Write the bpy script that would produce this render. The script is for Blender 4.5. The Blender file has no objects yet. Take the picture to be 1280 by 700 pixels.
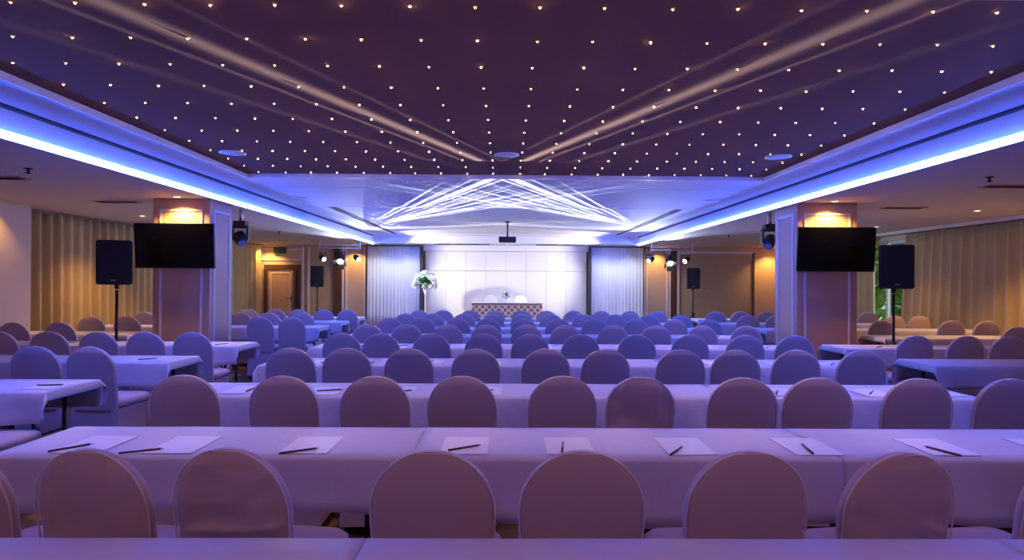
import bpy, bmesh, math, random
from mathutils import Vector, Matrix, noise
random.seed(11)
scene = bpy.context.scene
C = scene.collection
PI = math.pi
# ------------------------------------------------------------------ camera
F_PX, VPX, VPY, ROLL = 780.0, 632.5, 352.7, 0.0055
CAM_Z = 1.5
cam_data = bpy.data.cameras.new('camera')
cam_data.sensor_width = 36.0
cam_data.lens = F_PX / 1280.0 * 36.0
cam_data.clip_start = 0.05
cam = bpy.data.objects.new('camera', cam_data)
C.objects.link(cam)
yaw = -math.atan((640 - VPX) / F_PX)
pitch = math.atan((VPY - 350) / F_PX)
cam.matrix_world = (Matrix.Translation((0, 0, CAM_Z)) @ Matrix.Rotation(yaw, 4, 'Z')
                    @ Matrix.Rotation(PI / 2 + pitch, 4, 'X') @ Matrix.Rotation(ROLL, 4, 'Z'))
scene.camera = cam
# ------------------------------------------------------------------ exposure, world
scene.view_settings.view_transform = 'Standard'
scene.view_settings.look = 'None'
scene.view_settings.exposure = 0.0
scene.view_settings.gamma = 1.0
scene.view_settings.use_curve_mapping = False
world = bpy.data.worlds.new('daylight')
scene.world = world
world.use_nodes = True
world.node_tree.nodes['Background'].inputs[0].default_value = (0.75, 0.9, 1.0, 1)
world.node_tree.nodes['Background'].inputs[1].default_value = 2.2
# light levels, all in one place
L_LED, LED_COL = 136.0, (0.04, 0.12, 1.0)
L_STAR, STAR_COL = 300.0, (1.0, 0.56, 0.26)
W_TWINKLE, TWINKLE_COL = 46.0, (1.0, 0.60, 0.56)
W_DOWN, DOWN_COL = 60.0, (1.0, 0.52, 0.13)
W_REAR, REAR_COL = 17.0, (1.0, 0.42, 0.52)
W_WASH, WASH_COL = 240.0, (0.55, 0.58, 1.0)
W_SPILL, SPILL_COL = 420.0, (0.66, 0.74, 1.0)
W_FLOOD, FLOOD_COL = 540.0, (0.98, 0.95, 0.95)
W_SOFFIT, SOFFIT_COL = 34.0, (0.86, 0.92, 1.0)
W_GOBO, GOBO_COL = 36000.0, (0.90, 0.95, 1.0)

# ------------------------------------------------------------------ room numbers (metres; X right, Y towards the stage, Z up)
Z_LOW, Z_TRAY, Z_STAR = 2.65, 2.868, 2.925
X_TRAY, X_STAR = 3.97, 3.45
Y_STAR1, Y_TRAY0, Y_TRAY1 = 8.3, 2.5, 18.6
X_L, X_R, Y_B, Y_REAR = -7.85, 8.8, 19.8, -4.0

def wx(px, d):                # picture column -> X at depth d
    return (px - VPX) / F_PX * d

# ------------------------------------------------------------------ materials
def mat(name, col, rough=0.7, metal=0.0, bump=None, var=None, sheen=0.0, coat=0.0, spec=None):
    m = bpy.data.materials.new(name)
    m.use_nodes = True
    nt = m.node_tree
    b = nt.nodes['Principled BSDF']
    b.inputs['Base Color'].default_value = (*col, 1)
    b.inputs['Roughness'].default_value = rough
    b.inputs['Metallic'].default_value = metal
    if spec is not None:
        b.inputs['Specular IOR Level'].default_value = spec
    if sheen:
        b.inputs['Sheen Weight'].default_value = sheen
    if coat:
        b.inputs['Coat Weight'].default_value = coat
        b.inputs['Coat Roughness'].default_value = 0.12
    tc = nt.nodes.new('ShaderNodeTexCoord')
    if var:                   # (scale, amount): soft tone variation of the material itself
        n = nt.nodes.new('ShaderNodeTexNoise')
        n.inputs['Scale'].default_value = var[0]
        n.inputs['Detail'].default_value = 4
        mp = nt.nodes.new('ShaderNodeMapping')
        mp.inputs['Scale'].default_value = var[2] if len(var) > 2 else (1, 1, 1)
        r = nt.nodes.new('ShaderNodeMix')
        r.data_type = 'RGBA'
        k = var[1]
        r.inputs[6].default_value = (*[c * (1 - k) for c in col], 1)
        r.inputs[7].default_value = (*[min(1, c * (1 + k)) for c in col], 1)
        nt.links.new(tc.outputs['Object'], mp.inputs['Vector'])
        nt.links.new(mp.outputs[0], n.inputs['Vector'])
        nt.links.new(n.outputs['Fac'], r.inputs[0])
        nt.links.new(r.outputs[2], b.inputs['Base Color'])
    if bump:                  # (scale, strength)
        n = nt.nodes.new('ShaderNodeTexNoise')
        n.inputs['Scale'].default_value = bump[0]
        n.inputs['Detail'].default_value = 3
        bp = nt.nodes.new('ShaderNodeBump')
        bp.inputs['Strength'].default_value = bump[1]
        bp.inputs['Distance'].default_value = bump[2] if len(bump) > 2 else 0.01
        nt.links.new(tc.outputs['Object'], n.inputs['Vector'])
        nt.links.new(n.outputs['Fac'], bp.inputs['Height'])
        nt.links.new(bp.outputs[0], b.inputs['Normal'])
    return m

def emit(name, col, strength):
    m = bpy.data.materials.new(name)
    m.use_nodes = True
    nt = m.node_tree
    nt.nodes.clear()
    e = nt.nodes.new('ShaderNodeEmission')
    e.inputs[0].default_value = (*col, 1)
    e.inputs[1].default_value = strength
    o = nt.nodes.new('ShaderNodeOutputMaterial')
    nt.links.new(e.outputs[0], o.inputs[0])
    return m

def carpet_mat():
    m = mat('patterned carpet', (0.2, 0.12, 0.07), 0.95, bump=(180, 0.5))
    nt = m.node_tree
    b = nt.nodes['Principled BSDF']
    tc = nt.nodes.new('ShaderNodeTexCoord')
    v = nt.nodes.new('ShaderNodeTexVoronoi')
    v.inputs['Scale'].default_value = 3.2
    r = nt.nodes.new('ShaderNodeValToRGB')
    r.color_ramp.elements[0].position, r.color_ramp.elements[0].color = 0.28, (0.30, 0.17, 0.07, 1)
    r.color_ramp.elements[1].position, r.color_ramp.elements[1].color = 0.36, (0.09, 0.045, 0.035, 1)
    nt.links.new(tc.outputs['Object'], v.inputs['Vector'])
    nt.links.new(v.outputs['Distance'], r.inputs[0])
    nt.links.new(r.outputs[0], b.inputs['Base Color'])
    return m

def sequin_mat():
    m = mat('gold lattice skirt', (0.8, 0.42, 0.12), 0.35, metal=0.5)
    nt = m.node_tree
    b = nt.nodes['Principled BSDF']
    tc = nt.nodes.new('ShaderNodeTexCoord')
    sp = nt.nodes.new('ShaderNodeSeparateXYZ')
    nt.links.new(tc.outputs['Object'], sp.inputs[0])
    def mth(op, a, c=None):
        n = nt.nodes.new('ShaderNodeMath'); n.operation = op
        for i, x in enumerate((a, c)):
            if x is None: continue
            if isinstance(x, (int, float)): n.inputs[i].default_value = x
            else: nt.links.new(x, n.inputs[i])
        return n.outputs[0]
    s1 = mth('SINE', mth('MULTIPLY', mth('ADD', sp.outputs[0], sp.outputs[2]), 34.0))
    s2 = mth('SINE', mth('MULTIPLY', mth('SUBTRACT', sp.outputs[0], sp.outputs[2]), 34.0))
    lat = mth('GREATER_THAN', mth('MAXIMUM', s1, s2), 0.72)
    mx = nt.nodes.new('ShaderNodeMix'); mx.data_type = 'RGBA'
    mx.inputs[6].default_value = (0.62, 0.27, 0.06, 1)
    mx.inputs[7].default_value = (0.95, 0.86, 0.7, 1)
    nt.links.new(lat, mx.inputs[0])
    nt.links.new(mx.outputs[2], b.inputs['Base Color'])
    return m

def glass_mat():
    m = bpy.data.materials.new('window glass')
    m.use_nodes = True
    nt = m.node_tree
    nt.nodes.clear()
    g = nt.nodes.new('ShaderNodeBsdfGlossy'); g.inputs['Roughness'].default_value = 0.02
    t = nt.nodes.new('ShaderNodeBsdfTransparent')
    mx = nt.nodes.new('ShaderNodeMixShader'); mx.inputs[0].default_value = 0.08
    o = nt.nodes.new('ShaderNodeOutputMaterial')
    nt.links.new(t.outputs[0], mx.inputs[1]); nt.links.new(g.outputs[0], mx.inputs[2])
    nt.links.new(mx.outputs[0], o.inputs[0])
    return m

M = {
    'paint': mat('white ceiling paint', (0.74, 0.72, 0.74), 0.75, bump=(60, 0.05)),
    'plum': mat('plum ceiling panel', (0.25, 0.145, 0.115), 0.85, spec=0.0, var=(1.2, 0.08)),
    'groove': mat('dark shadow gap', (0.06, 0.05, 0.06), 0.8),
    'wall': mat('warm beige wall paint', (0.62, 0.47, 0.33), 0.7, bump=(80, 0.06)),
    'column': mat('pinkish beige column paint', (0.62, 0.38, 0.27), 0.55, var=(3, 0.06)),
    'moulding': mat('pale moulding', (0.78, 0.74, 0.74), 0.45),
    'brown': mat('dark brown wood', (0.10, 0.05, 0.035), 0.45, var=(6, 0.25, (1, 1, 0.08))),
    'bronze': mat('bronze wall covering', (0.48, 0.38, 0.25), 0.45, var=(10, 0.12)),
    'carpet': carpet_mat(),
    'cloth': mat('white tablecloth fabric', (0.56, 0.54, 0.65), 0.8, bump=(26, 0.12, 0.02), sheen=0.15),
    'cover': mat('ivory stretch cover', (0.52, 0.41, 0.46), 0.72, bump=(9, 0.10, 0.03), sheen=0.2),
    'cover_white': mat('white stretch cover', (0.93, 0.92, 0.90), 0.7, sheen=0.2),
    'piping': mat('pale cover piping', (0.74, 0.66, 0.64), 0.6),
    'steel': mat('black coated steel', (0.02, 0.02, 0.022), 0.4, metal=0.4),
    'black': mat('matt black plastic', (0.012, 0.012, 0.013), 0.5),
    'screen': mat('black television glass', (0.004, 0.004, 0.006), 0.12, spec=0.35),
    'grille': mat('black speaker grille', (0.010, 0.010, 0.011), 0.7, bump=(260, 0.6)),
    'wood_top': mat('plywood table top', (0.35, 0.24, 0.15), 0.5, var=(5, 0.2, (0.1, 1, 1))),
    'curtain': mat('olive gold curtain fabric', (0.56, 0.41, 0.14), 0.75, bump=(120, 0.15), sheen=0.2),
    'curtain_head': mat('dark curtain heading tape', (0.22, 0.17, 0.13), 0.8),
    'silver_drape': mat('silvery stage drape', (0.80, 0.80, 0.76), 0.5, coat=0.2, var=(9, 0.10, (1, 1, 0.05))),
    'panel': mat('pale fabric wall panel', (0.78, 0.73, 0.62), 0.75, bump=(120, 0.1)),
    'paper': mat('white paper', (0.76, 0.75, 0.80), 0.6),
    'pen': mat('dark pen barrel', (0.10, 0.03, 0.035), 0.35),
    'pen_tip': mat('pale pen tip', (0.75, 0.6, 0.5), 0.4),
    'brass': mat('brass bezel', (0.55, 0.36, 0.12), 0.35, metal=0.8),
    'white': mat('white plastic', (0.75, 0.75, 0.78), 0.45),
    'chrome': mat('brushed metal', (0.6, 0.6, 0.62), 0.3, metal=1.0),
    'sequin': sequin_mat(),
    'door': mat('honey veneer door', (0.55, 0.37, 0.21), 0.45, var=(7, 0.15, (1, 1, 0.08))),
    'green': mat('dark green sign face', (0.01, 0.10, 0.055), 0.35),
    'leaf': mat('green leaves', (0.05, 0.22, 0.05), 0.55, var=(4, 0.4)),
    'leaf_pale': mat('pale green leaves', (0.22, 0.48, 0.10), 0.55, var=(3, 0.4)),
    'petal': mat('white petals', (0.88, 0.9, 0.84), 0.6),
    'glass': glass_mat(),
    'bark': mat('brown bark', (0.14, 0.09, 0.06), 0.9),
    'led': emit('blue led', LED_COL, L_LED),
    'led_up': emit('blue led, upper side', LED_COL, L_LED * .33),
    'star': emit('warm star bulb', STAR_COL, L_STAR),
    'star_dim': emit('dimmer star bulb', STAR_COL, L_STAR * .35),
    'amber': emit('amber halo glow', (1.0, 0.52, 0.08), 1.7),
    'lamp': emit('warm lamp disc', (1.0, 0.62, 0.30), 9.0),
    'lamp_cool': emit('cool lamp disc', (0.9, 0.95, 1.0), 8.0),
    'lens': emit('lit spotlight lens', (1.0, 0.97, 0.93), 7.0),
    'lens_blue': emit('blue lens', (0.05, 0.07, 0.5), 0.6),
}
# ------------------------------------------------------------------ mesh helpers
def box(bm, x0, x1, y0, y1, z0, z1, bevel=0.0):
    vs = [bm.verts.new(p) for p in ((x0, y0, z0), (x1, y0, z0), (x1, y1, z0), (x0, y1, z0), (x0, y0, z1), (x1, y0, z1), (x1, y1, z1), (x0, y1, z1))]
    fs = [bm.faces.new([vs[i] for i in f]) for f in ((0, 3, 2, 1), (4, 5, 6, 7), (0, 1, 5, 4), (1, 2, 6, 5), (2, 3, 7, 6), (3, 0, 4, 7))]
    if bevel:
        es = list({e for f in fs for e in f.edges})
        bmesh.ops.bevel(bm, geom=es, offset=bevel, segments=2, profile=0.6, affect='EDGES')

def tube(bm, p0, p1, r, r1=None, n=12):
    p0, p1 = Vector(p0), Vector(p1)
    r1 = r if r1 is None else r1
    q = (p1 - p0).to_track_quat('Z', 'Y')
    a = [bm.verts.new(p0 + q @ Vector((r * math.cos(t), r * math.sin(t), 0))) for t in [2 * PI * i / n for i in range(n)]]
    b = [bm.verts.new(p1 + q @ Vector((r1 * math.cos(t), r1 * math.sin(t), 0))) for t in [2 * PI * i / n for i in range(n)]]
    for i in range(n):
        f = bm.faces.new((a[i], a[(i + 1) % n], b[(i + 1) % n], b[i])); f.smooth = True
    bm.faces.new(a[::-1]); bm.faces.new(b)

def lathe(bm, prof, n=24, mtx=None, closed_ends=True):
    rings = []
    for r, z in prof:
        rings.append([bm.verts.new((mtx @ Vector((r * math.cos(t), r * math.sin(t), z))) if mtx else (r * math.cos(t), r * math.sin(t), z)) for t in [2 * PI * i / n for i in range(n)]])
    for a, b in zip(rings, rings[1:]):
        for i in range(n):
            f = bm.faces.new((a[i], a[(i + 1) % n], b[(i + 1) % n], b[i])); f.smooth = True
    if closed_ends:
        bm.faces.new(rings[0][::-1]); bm.faces.new(rings[-1])

def loft(bm, rings, cap0=True, cap1=True):
    vr = [[bm.verts.new(p) for p in r] for r in rings]
    n = len(vr[0])
    for a, b in zip(vr, vr[1:]):
        for i in range(n):
            f = bm.faces.new((a[i], a[(i + 1) % n], b[(i + 1) % n], b[i])); f.smooth = True
    if cap0: bm.faces.new(vr[0][::-1])
    if cap1: bm.faces.new(vr[-1])

def obj(name, bm, m, parent=None, loc=None):
    bmesh.ops.recalc_face_normals(bm, faces=bm.faces[:])
    me = bpy.data.meshes.new(name)
    bm.to_mesh(me); bm.free()
    me.materials.append(M[m] if isinstance(m, str) else m)
    o = bpy.data.objects.new(name, me)
    C.objects.link(o)
    if parent is not None: o.parent = parent
    if loc: o.location = loc
    return o

def tag(o, label, cat, group=None, kind=None):
    o['label'] = label; o['category'] = cat
    if group: o['group'] = group
    if kind: o['kind'] = kind
    return o

def thing(name, label, cat, loc=(0, 0, 0), rz=0.0, group=None):
    o = bpy.data.objects.new(name, None)
    o.empty_display_size = 0.1
    C.objects.link(o)
    o.location = loc; o.rotation_euler = (0, 0, rz)
    return tag(o, label, cat, group)

def struct(name, bm, m, parent=None):
    o = obj(name, bm, m, parent)
    o['kind'] = 'structure'
    return o

KIDS = {}
def kids_of(o):
    return [c for c in C.objects if c.parent == o]
def dup(root, loc, rz, label, group=None):
    r = root.copy(); C.objects.link(r)
    r.location = loc; r.rotation_euler = (0, 0, rz); r['label'] = label
    if group: r['group'] = group
    if root.name not in KIDS:
        KIDS[root.name] = [(k, kids_of(k)) for k in kids_of(root)]
    for ch, sub in KIDS[root.name]:
        c = ch.copy(); C.objects.link(c); c.parent = r
        for g in sub:
            d = g.copy(); C.objects.link(d); d.parent = c
    return r

ORD = ('zeroth first second third fourth fifth sixth seventh eighth ninth tenth eleventh twelfth thirteenth fourteenth fifteenth '
       'sixteenth seventeenth eighteenth nineteenth twentieth').split()

def spot(name, loc, target, power, col, deg, blend=0.5, size=0.04, parent=None):
    l = bpy.data.lights.new(name, 'SPOT')
    l.energy = power; l.color = col; l.spot_size = math.radians(deg); l.spot_blend = blend; l.shadow_soft_size = size
    o = bpy.data.objects.new(name, l)
    C.objects.link(o)
    o.location = loc
    o.rotation_euler = (Vector(target) - Vector(loc)).to_track_quat('-Z', 'Y').to_euler()
    return o

# ================================================================== THE ROOM
bm = bmesh.new(); box(bm, X_L - .3, X_R + .3, Y_REAR - .2, Y_B + .3, -0.2, 0.0)
struct('floor', bm, 'carpet')
# lower ceiling: ring round the tray, plus the soffit over the stage
bm = bmesh.new()
box(bm, X_L - .3, -X_TRAY, Y_REAR, Y_B + .3, Z_LOW, Z_LOW + .5)
box(bm, X_TRAY, X_R + .3, Y_REAR, Y_B + .3, Z_LOW, Z_LOW + .5)
box(bm, -X_TRAY, X_TRAY, Y_TRAY1, Y_B + .3, Z_LOW, Z_LOW + .5)
box(bm, -X_TRAY, X_TRAY, Y_REAR, Y_TRAY0, Z_LOW, Z_LOW + .5)
struct('ceiling', bm, 'paint')
# tray ceiling: frame round the plum panel, then the middle bay and the frame round the far panel
P2Y0, P2Y1, P2X = 11.55, 18.25, 3.3
bm = bmesh.new()
zt = Z_TRAY + .5
box(bm, -X_TRAY, -X_STAR, Y_TRAY0, 9.10, Z_TRAY, zt)
box(bm, X_STAR, X_TRAY, Y_TRAY0, 9.10, Z_TRAY, zt)
box(bm, -X_STAR, X_STAR, Y_STAR1, 9.10, Z_TRAY, zt)
box(bm, -X_TRAY, X_TRAY, 9.13, 11.48, Z_TRAY, zt)
box(bm, -X_TRAY, -P2X, 11.51, Y_TRAY1, Z_TRAY, zt)
box(bm, P2X, X_TRAY, 11.51, Y_TRAY1, Z_TRAY, zt)
box(bm, -P2X, P2X, P2Y1, Y_TRAY1, Z_TRAY, zt)
box(bm, -P2X, P2X, 11.51, P2Y0, Z_TRAY, zt)
struct('ceiling', bm, 'paint')
bm = bmesh.new(); box(bm, -P2X - .02, P2X + .02, P2Y0 - .02, P2Y1 + .02, Z_TRAY + .035, zt)
struct('ceiling', bm, 'paint')
bm = bmesh.new(); box(bm, -X_STAR - .02, X_STAR + .02, Y_TRAY0 - .05, Y_STAR1 + .02, Z_STAR, zt + .02)
struct('ceiling', bm, 'plum')
bm = bmesh.new()     # shadow gaps
box(bm, -X_TRAY, X_TRAY, 9.10, 9.13, Z_TRAY + .02, zt)
box(bm, -X_TRAY, X_TRAY, 11.48, 11.51, Z_TRAY + .02, zt)
for s in (-1, 1):
    a, b = sorted((s * (P2X - .001), s * (P2X - .075)))
    box(bm, a, b, P2Y0, P2Y1, Z_TRAY + .022, Z_TRAY + .05)
struct('trim_1', bm, 'groove')
bm = bmesh.new()     # thin bead at the top of the LED riser
for s in (-1, 1):
    a, b = sorted((s * X_TRAY, s * (X_TRAY - .06)))
    box(bm, a, b, Y_TRAY0, Y_TRAY1, Z_TRAY - .018, Z_TRAY + .001)
struct('trim_2', bm, 'groove')
bm = bmesh.new()     # pale bead along the inner edge of the plum panel's frame
for s in (-1, 1):
    a, b = sorted((s * X_STAR, s * (X_STAR - .03)))
    box(bm, a, b, Y_TRAY0, Y_STAR1, Z_TRAY - .012, Z_TRAY + .04)
box(bm, -X_STAR, X_STAR, Y_STAR1 - .03, Y_STAR1, Z_TRAY - .004, Z_TRAY + .03)
struct('trim_3', bm, 'moulding')
# LED strips
YL0 = Y_TRAY0 + .05
for s, side in ((-1, 'window with the long curtain'), (1, 'exposed window')):
    t = thing('led_strip', 'long bright blue LED strip along the ceiling cove on the %s' % ('left-hand side of the hall' if s < 0 else 'right-hand side of the hall'), 'LED strip', (s * (X_TRAY - .0), 0, Z_LOW), 0, 'cove LED strips')
    bm = bmesh.new()
    n = 42
    for i in range(n):
        y0, y1 = YL0 + (Y_TRAY1 - .05 - YL0) * i / n, YL0 + (Y_TRAY1 - .05 - YL0) * (i + 1) / n
        vs = [bm.verts.new(p) for p in ((-s * .040, y0, -.050), (-s * .040, y1, -.050), (-s * .066, y1, -.003), (-s * .066, y0, -.003))]
        bm.faces.new(vs)
    obj('diffuser', bm, 'led', t)
    bm = bmesh.new()
    for i in range(n):
        y0, y1 = YL0 + (Y_TRAY1 - .05 - YL0) * i / n, YL0 + (Y_TRAY1 - .05 - YL0) * (i + 1) / n
        vs = [bm.verts.new(p) for p in ((-s * .0585, y0, .002), (-s * .0585, y1, .002), (-s * .0585, y1, .016), (-s * .0585, y0, .016))]
        bm.faces.new(vs)
    obj('riser_fill', bm, 'led_up', t)  # second emitter added to light the riser above the strip
    bm = bmesh.new()
    a, b = sorted((-s * .001, -s * .029))
    vs = []
    for y in (YL0, Y_TRAY1 - .05):
        vs.append([bm.verts.new((-s * px, y, pz)) for px, pz in ((.001, -.045), (.037, -.049), (.064, -.0015), (.110, .0), (.110, .003), (.062, .018), (.0595, .018), (.0595, .0), (.001, .0))])
    n_ = len(vs[0])
    for i in range(n_): bm.faces.new((vs[0][i], vs[0][(i + 1) % n_], vs[1][(i + 1) % n_], vs[1][i]))
    bm.faces.new(vs[0]); bm.faces.new(vs[1][::-1])
    obj('channel', bm, 'white', t)  # unseen lip and visor added to keep blue light off the plum panel
# walls
bm = bmesh.new(); box(bm, X_L - .3, X_L, Y_REAR, Y_B + .3, 0, Z_LOW); struct('wall_left', bm, 'wall')
WY0, WY1, WZ0, WZ1 = 13.3, 15.3, 0.5, 2.5
bm = bmesh.new()
box(bm, X_R, X_R + .3, Y_REAR, WY0, 0, Z_LOW); box(bm, X_R, X_R + .3, WY1, Y_B + .3, 0, Z_LOW)
box(bm, X_R, X_R + .3, WY0, WY1, 0, WZ0); box(bm, X_R, X_R + .3, WY0, WY1, WZ1, Z_LOW)
struct('wall_right', bm, 'wall')
bm = bmesh.new(); box(bm, X_L - .3, X_R + .3, Y_B, Y_B + .3, 0, Z_LOW); struct('wall_back', bm, 'wall')
bm = bmesh.new(); box(bm, X_L - .3, X_R + .3, Y_REAR - .3, Y_REAR, 0, Z_LOW + .3); struct('wall_rear', bm, 'wall')
bm = bmesh.new(); box(bm, X_L, -7.37, 9.15, 9.75, 0, Z_LOW); struct('wall_pier', bm, 'wall')
# window behind the curtain gap
w = bpy.data.objects.new('window_1', None); C.objects.link(w); w['kind'] = 'structure'
bm = bmesh.new()
for y0, y1, z0, z1 in ((WY0, WY1, WZ0, WZ0 + .06), (WY0, WY1, WZ1 - .06, WZ1), (WY0, WY0 + .06, WZ0, WZ1), (WY1 - .06, WY1, WZ0, WZ1), (14.46, 14.52, WZ0, WZ1), (WY0, WY1, 2.02, 2.06)):
    box(bm, X_R + .1, X_R + .16, y0, y1, z0, z1)
obj('window_frame', bm, 'moulding', w)
bm = bmesh.new(); box(bm, X_R + .125, X_R + .135, WY0, WY1, WZ0, WZ1); obj('pane', bm, 'glass', w)

# columns
def frame_rects(bm, plane, a0, a1, z0, z1, at, w=.03, out=.014):
    """moulding rectangle on a wall facing -Y ('y') or +-X ('x+','x-')"""
    for (p0, p1, q0, q1) in ((a0, a1, z0, z0 + w), (a0, a1, z1 - w, z1), (a0, a0 + w, z0 + w, z1 - w), (a1 - w, a1, z0 + w, z1 - w)):
        if plane == 'y': box(bm, p0, p1, at - out, at + .004, q0, q1)
        elif plane == 'x+': box(bm, at - .004, at + out, p0, p1, q0, q1)
        else: box(bm, at - out, at + .004, p0, p1, q0, q1)
CY0, CY1 = 8.8, 9.52
for s, (a, b) in ((-1, (-4.96, -4.16)), (1, (4.12, 4.98))):
    bm = bmesh.new(); box(bm, a, b, CY0, CY1, 0, Z_LOW, 0.012)
    col = struct('column', bm, 'column')
    bm = bmesh.new()
    frame_rects(bm, 'y', a + .10, b - .10, .2, 2.50, CY0)
    if s < 0: frame_rects(bm, 'x+', CY0 + .10, CY1 - .10, .2, 2.50, b)
    else: frame_rects(bm, 'x-', CY0 + .10, CY1 - .10, .2, 2.50, a)
    obj('panel_moulding', bm, 'moulding', col)
    bm = bmesh.new(); box(bm, a - .015, b + .015, CY0 - .015, CY1 + .015, 0.001, .12); obj('plinth', bm, 'column', col)

# stage platform
bm = bmesh.new(); box(bm, -4.34, 4.34, 17.0, Y_B - .01, 0.001, .15, .01); st = struct('stage_floor', bm, 'carpet')
# wall behind the stage: framed fabric panels
bm = bmesh.new()
xs = [-2.54 + 5.08 * i / 8 for i in range(9)]
for i in range(8):
    for z0, z1 in ((.16, 1.845), (1.855, 2.46)):
        box(bm, xs[i] + .0025, xs[i + 1] - .0025, 19.70, 19.80, z0, z1, .004)
struct('wall_panel', bm, 'panel')
bm = bmesh.new()
box(bm, -2.60, 2.60, 19.66, 19.80, 2.47, Z_LOW - .001)
struct('trim_4', bm, 'paint')
bm = bmesh.new()
for x in (-2.64, 2.62): box(bm, x - .03, x + .03, 19.42, 19.80, .151, 2.6)
struct('trim_5', bm, 'groove')
bm = bmesh.new(); box(bm, -2.2, -.5, 18.9, 18.94, Z_LOW - .03, Z_LOW + .01); box(bm, .9, 2.4, 18.9, 18.94, Z_LOW - .03, Z_LOW + .01); struct('trim_6', bm, 'groove')

# back wall, dressings beside the stage
K = 19.8 / F_PX
def bx_(px): return (px - VPX) * K
def bz_(py, px): return CAM_Z + (VPY - (py - ROLL * (px - 640))) * K
bm = bmesh.new()
frame_rects(bm, 'y', bx_(328), bx_(377), bz_(325.5, 350), bz_(310.5, 350), Y_B, .05, .025)
for px in (379, 387): box(bm, bx_(px) - .03, bx_(px) + .03, Y_B - .04, Y_B, 0, 2.6)
for px in (429.5, 433.5, 456.5): box(bm, bx_(px) - .025, bx_(px) + .025, Y_B - .045, Y_B, 0, 2.6)
for px in (806, 809, 834.5, 837.5): box(bm, bx_(px) - .025, bx_(px) + .025, Y_B - .045, Y_B, 0, 2.6)
frame_rects(bm, 'y', bx_(846.5), bx_(944), .1, bz_(314.5, 890), Y_B - .03, .07, .03)
struct('trim_7', bm, 'moulding')
bm = bmesh.new()
box(bm, bx_(418), bx_(428.5), Y_B - .06, Y_B, 0, 2.62)
box(bm, bx_(838.5), bx_(846), Y_B - .06, Y_B, 0, 2.62)
box(bm, bx_(941), bx_(943.5), Y_B - .07, Y_B - .03, 0, 2.48)
struct('trim_8', bm, 'brown')
bm = bmesh.new(); box(bm, bx_(388.5), bx_(417.5), Y_B - .02, Y_B, 0, 2.6); box(bm, bx_(848), bx_(942), Y_B - .03, Y_B, 0, bz_(315.5, 890)); struct('wall_covering', bm, 'bronze')
bm = bmesh.new(); box(bm, X_L, -4.4, Y_B - .09, Y_B, Z_LOW - .07, Z_LOW - .002); box(bm, 4.4, X_R, Y_B - .09, Y_B, Z_LOW - .07, Z_LOW - .002); struct('trim_9', bm, 'column')
# crown strip over the right-hand curtains
bm = bmesh.new(); box(bm, X_R - .34, X_R - .28, 7.0, Y_B - .1, Z_LOW - .06, Z_LOW + .001); struct('trim_10', bm, 'moulding')
# door
dr = bpy.data.objects.new('door_1', None); C.objects.link(dr); dr['kind'] = 'structure'
x0, x1, xm, zt_ = bx_(332), bx_(378), bx_(368), bz_(331, 355)
bm = bmesh.new()
box(bm, x0, x0 + .12, Y_B - .07, Y_B, 0, zt_); box(bm, x1 - .07, x1, Y_B - .07, Y_B, 0, zt_); box(bm, x0 + .12, x1 - .07, Y_B - .07, Y_B, zt_ - .14, zt_); box(bm, xm, xm + .08, Y_B - .07, Y_B, 0, zt_ - .14)
obj('door_frame', bm, 'brown', dr)
bm = bmesh.new(); box(bm, x0 + .122, xm - .002, Y_B - .045, Y_B - .001, .01, zt_ - .142); leaf = obj('door_leaf', bm, 'door', dr)
bm = bmesh.new(); frame_rects(bm, 'y', x0 + .2, xm - .08, .2, zt_ - .25, Y_B - .045, .03, .012); obj('leaf_moulding', bm, 'moulding', leaf)
bm = bmesh.new(); tube(bm, (xm - .07, Y_B - .05, .95), (xm - .07, Y_B - .10, .95), .012); tube(bm, (xm - .07, Y_B - .10, .95), (xm - .19, Y_B - .10, .95), .010); box(bm, xm - .09, xm - .05, Y_B - .055, Y_B - .045, .86, 1.04); obj('handle', bm, 'steel', leaf)
bm = bmesh.new(); box(bm, xm + .082, x1 - .072, Y_B - .04, Y_B - .001, .01, zt_ - .142); obj('side_leaf', bm, 'brown', dr)

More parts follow.
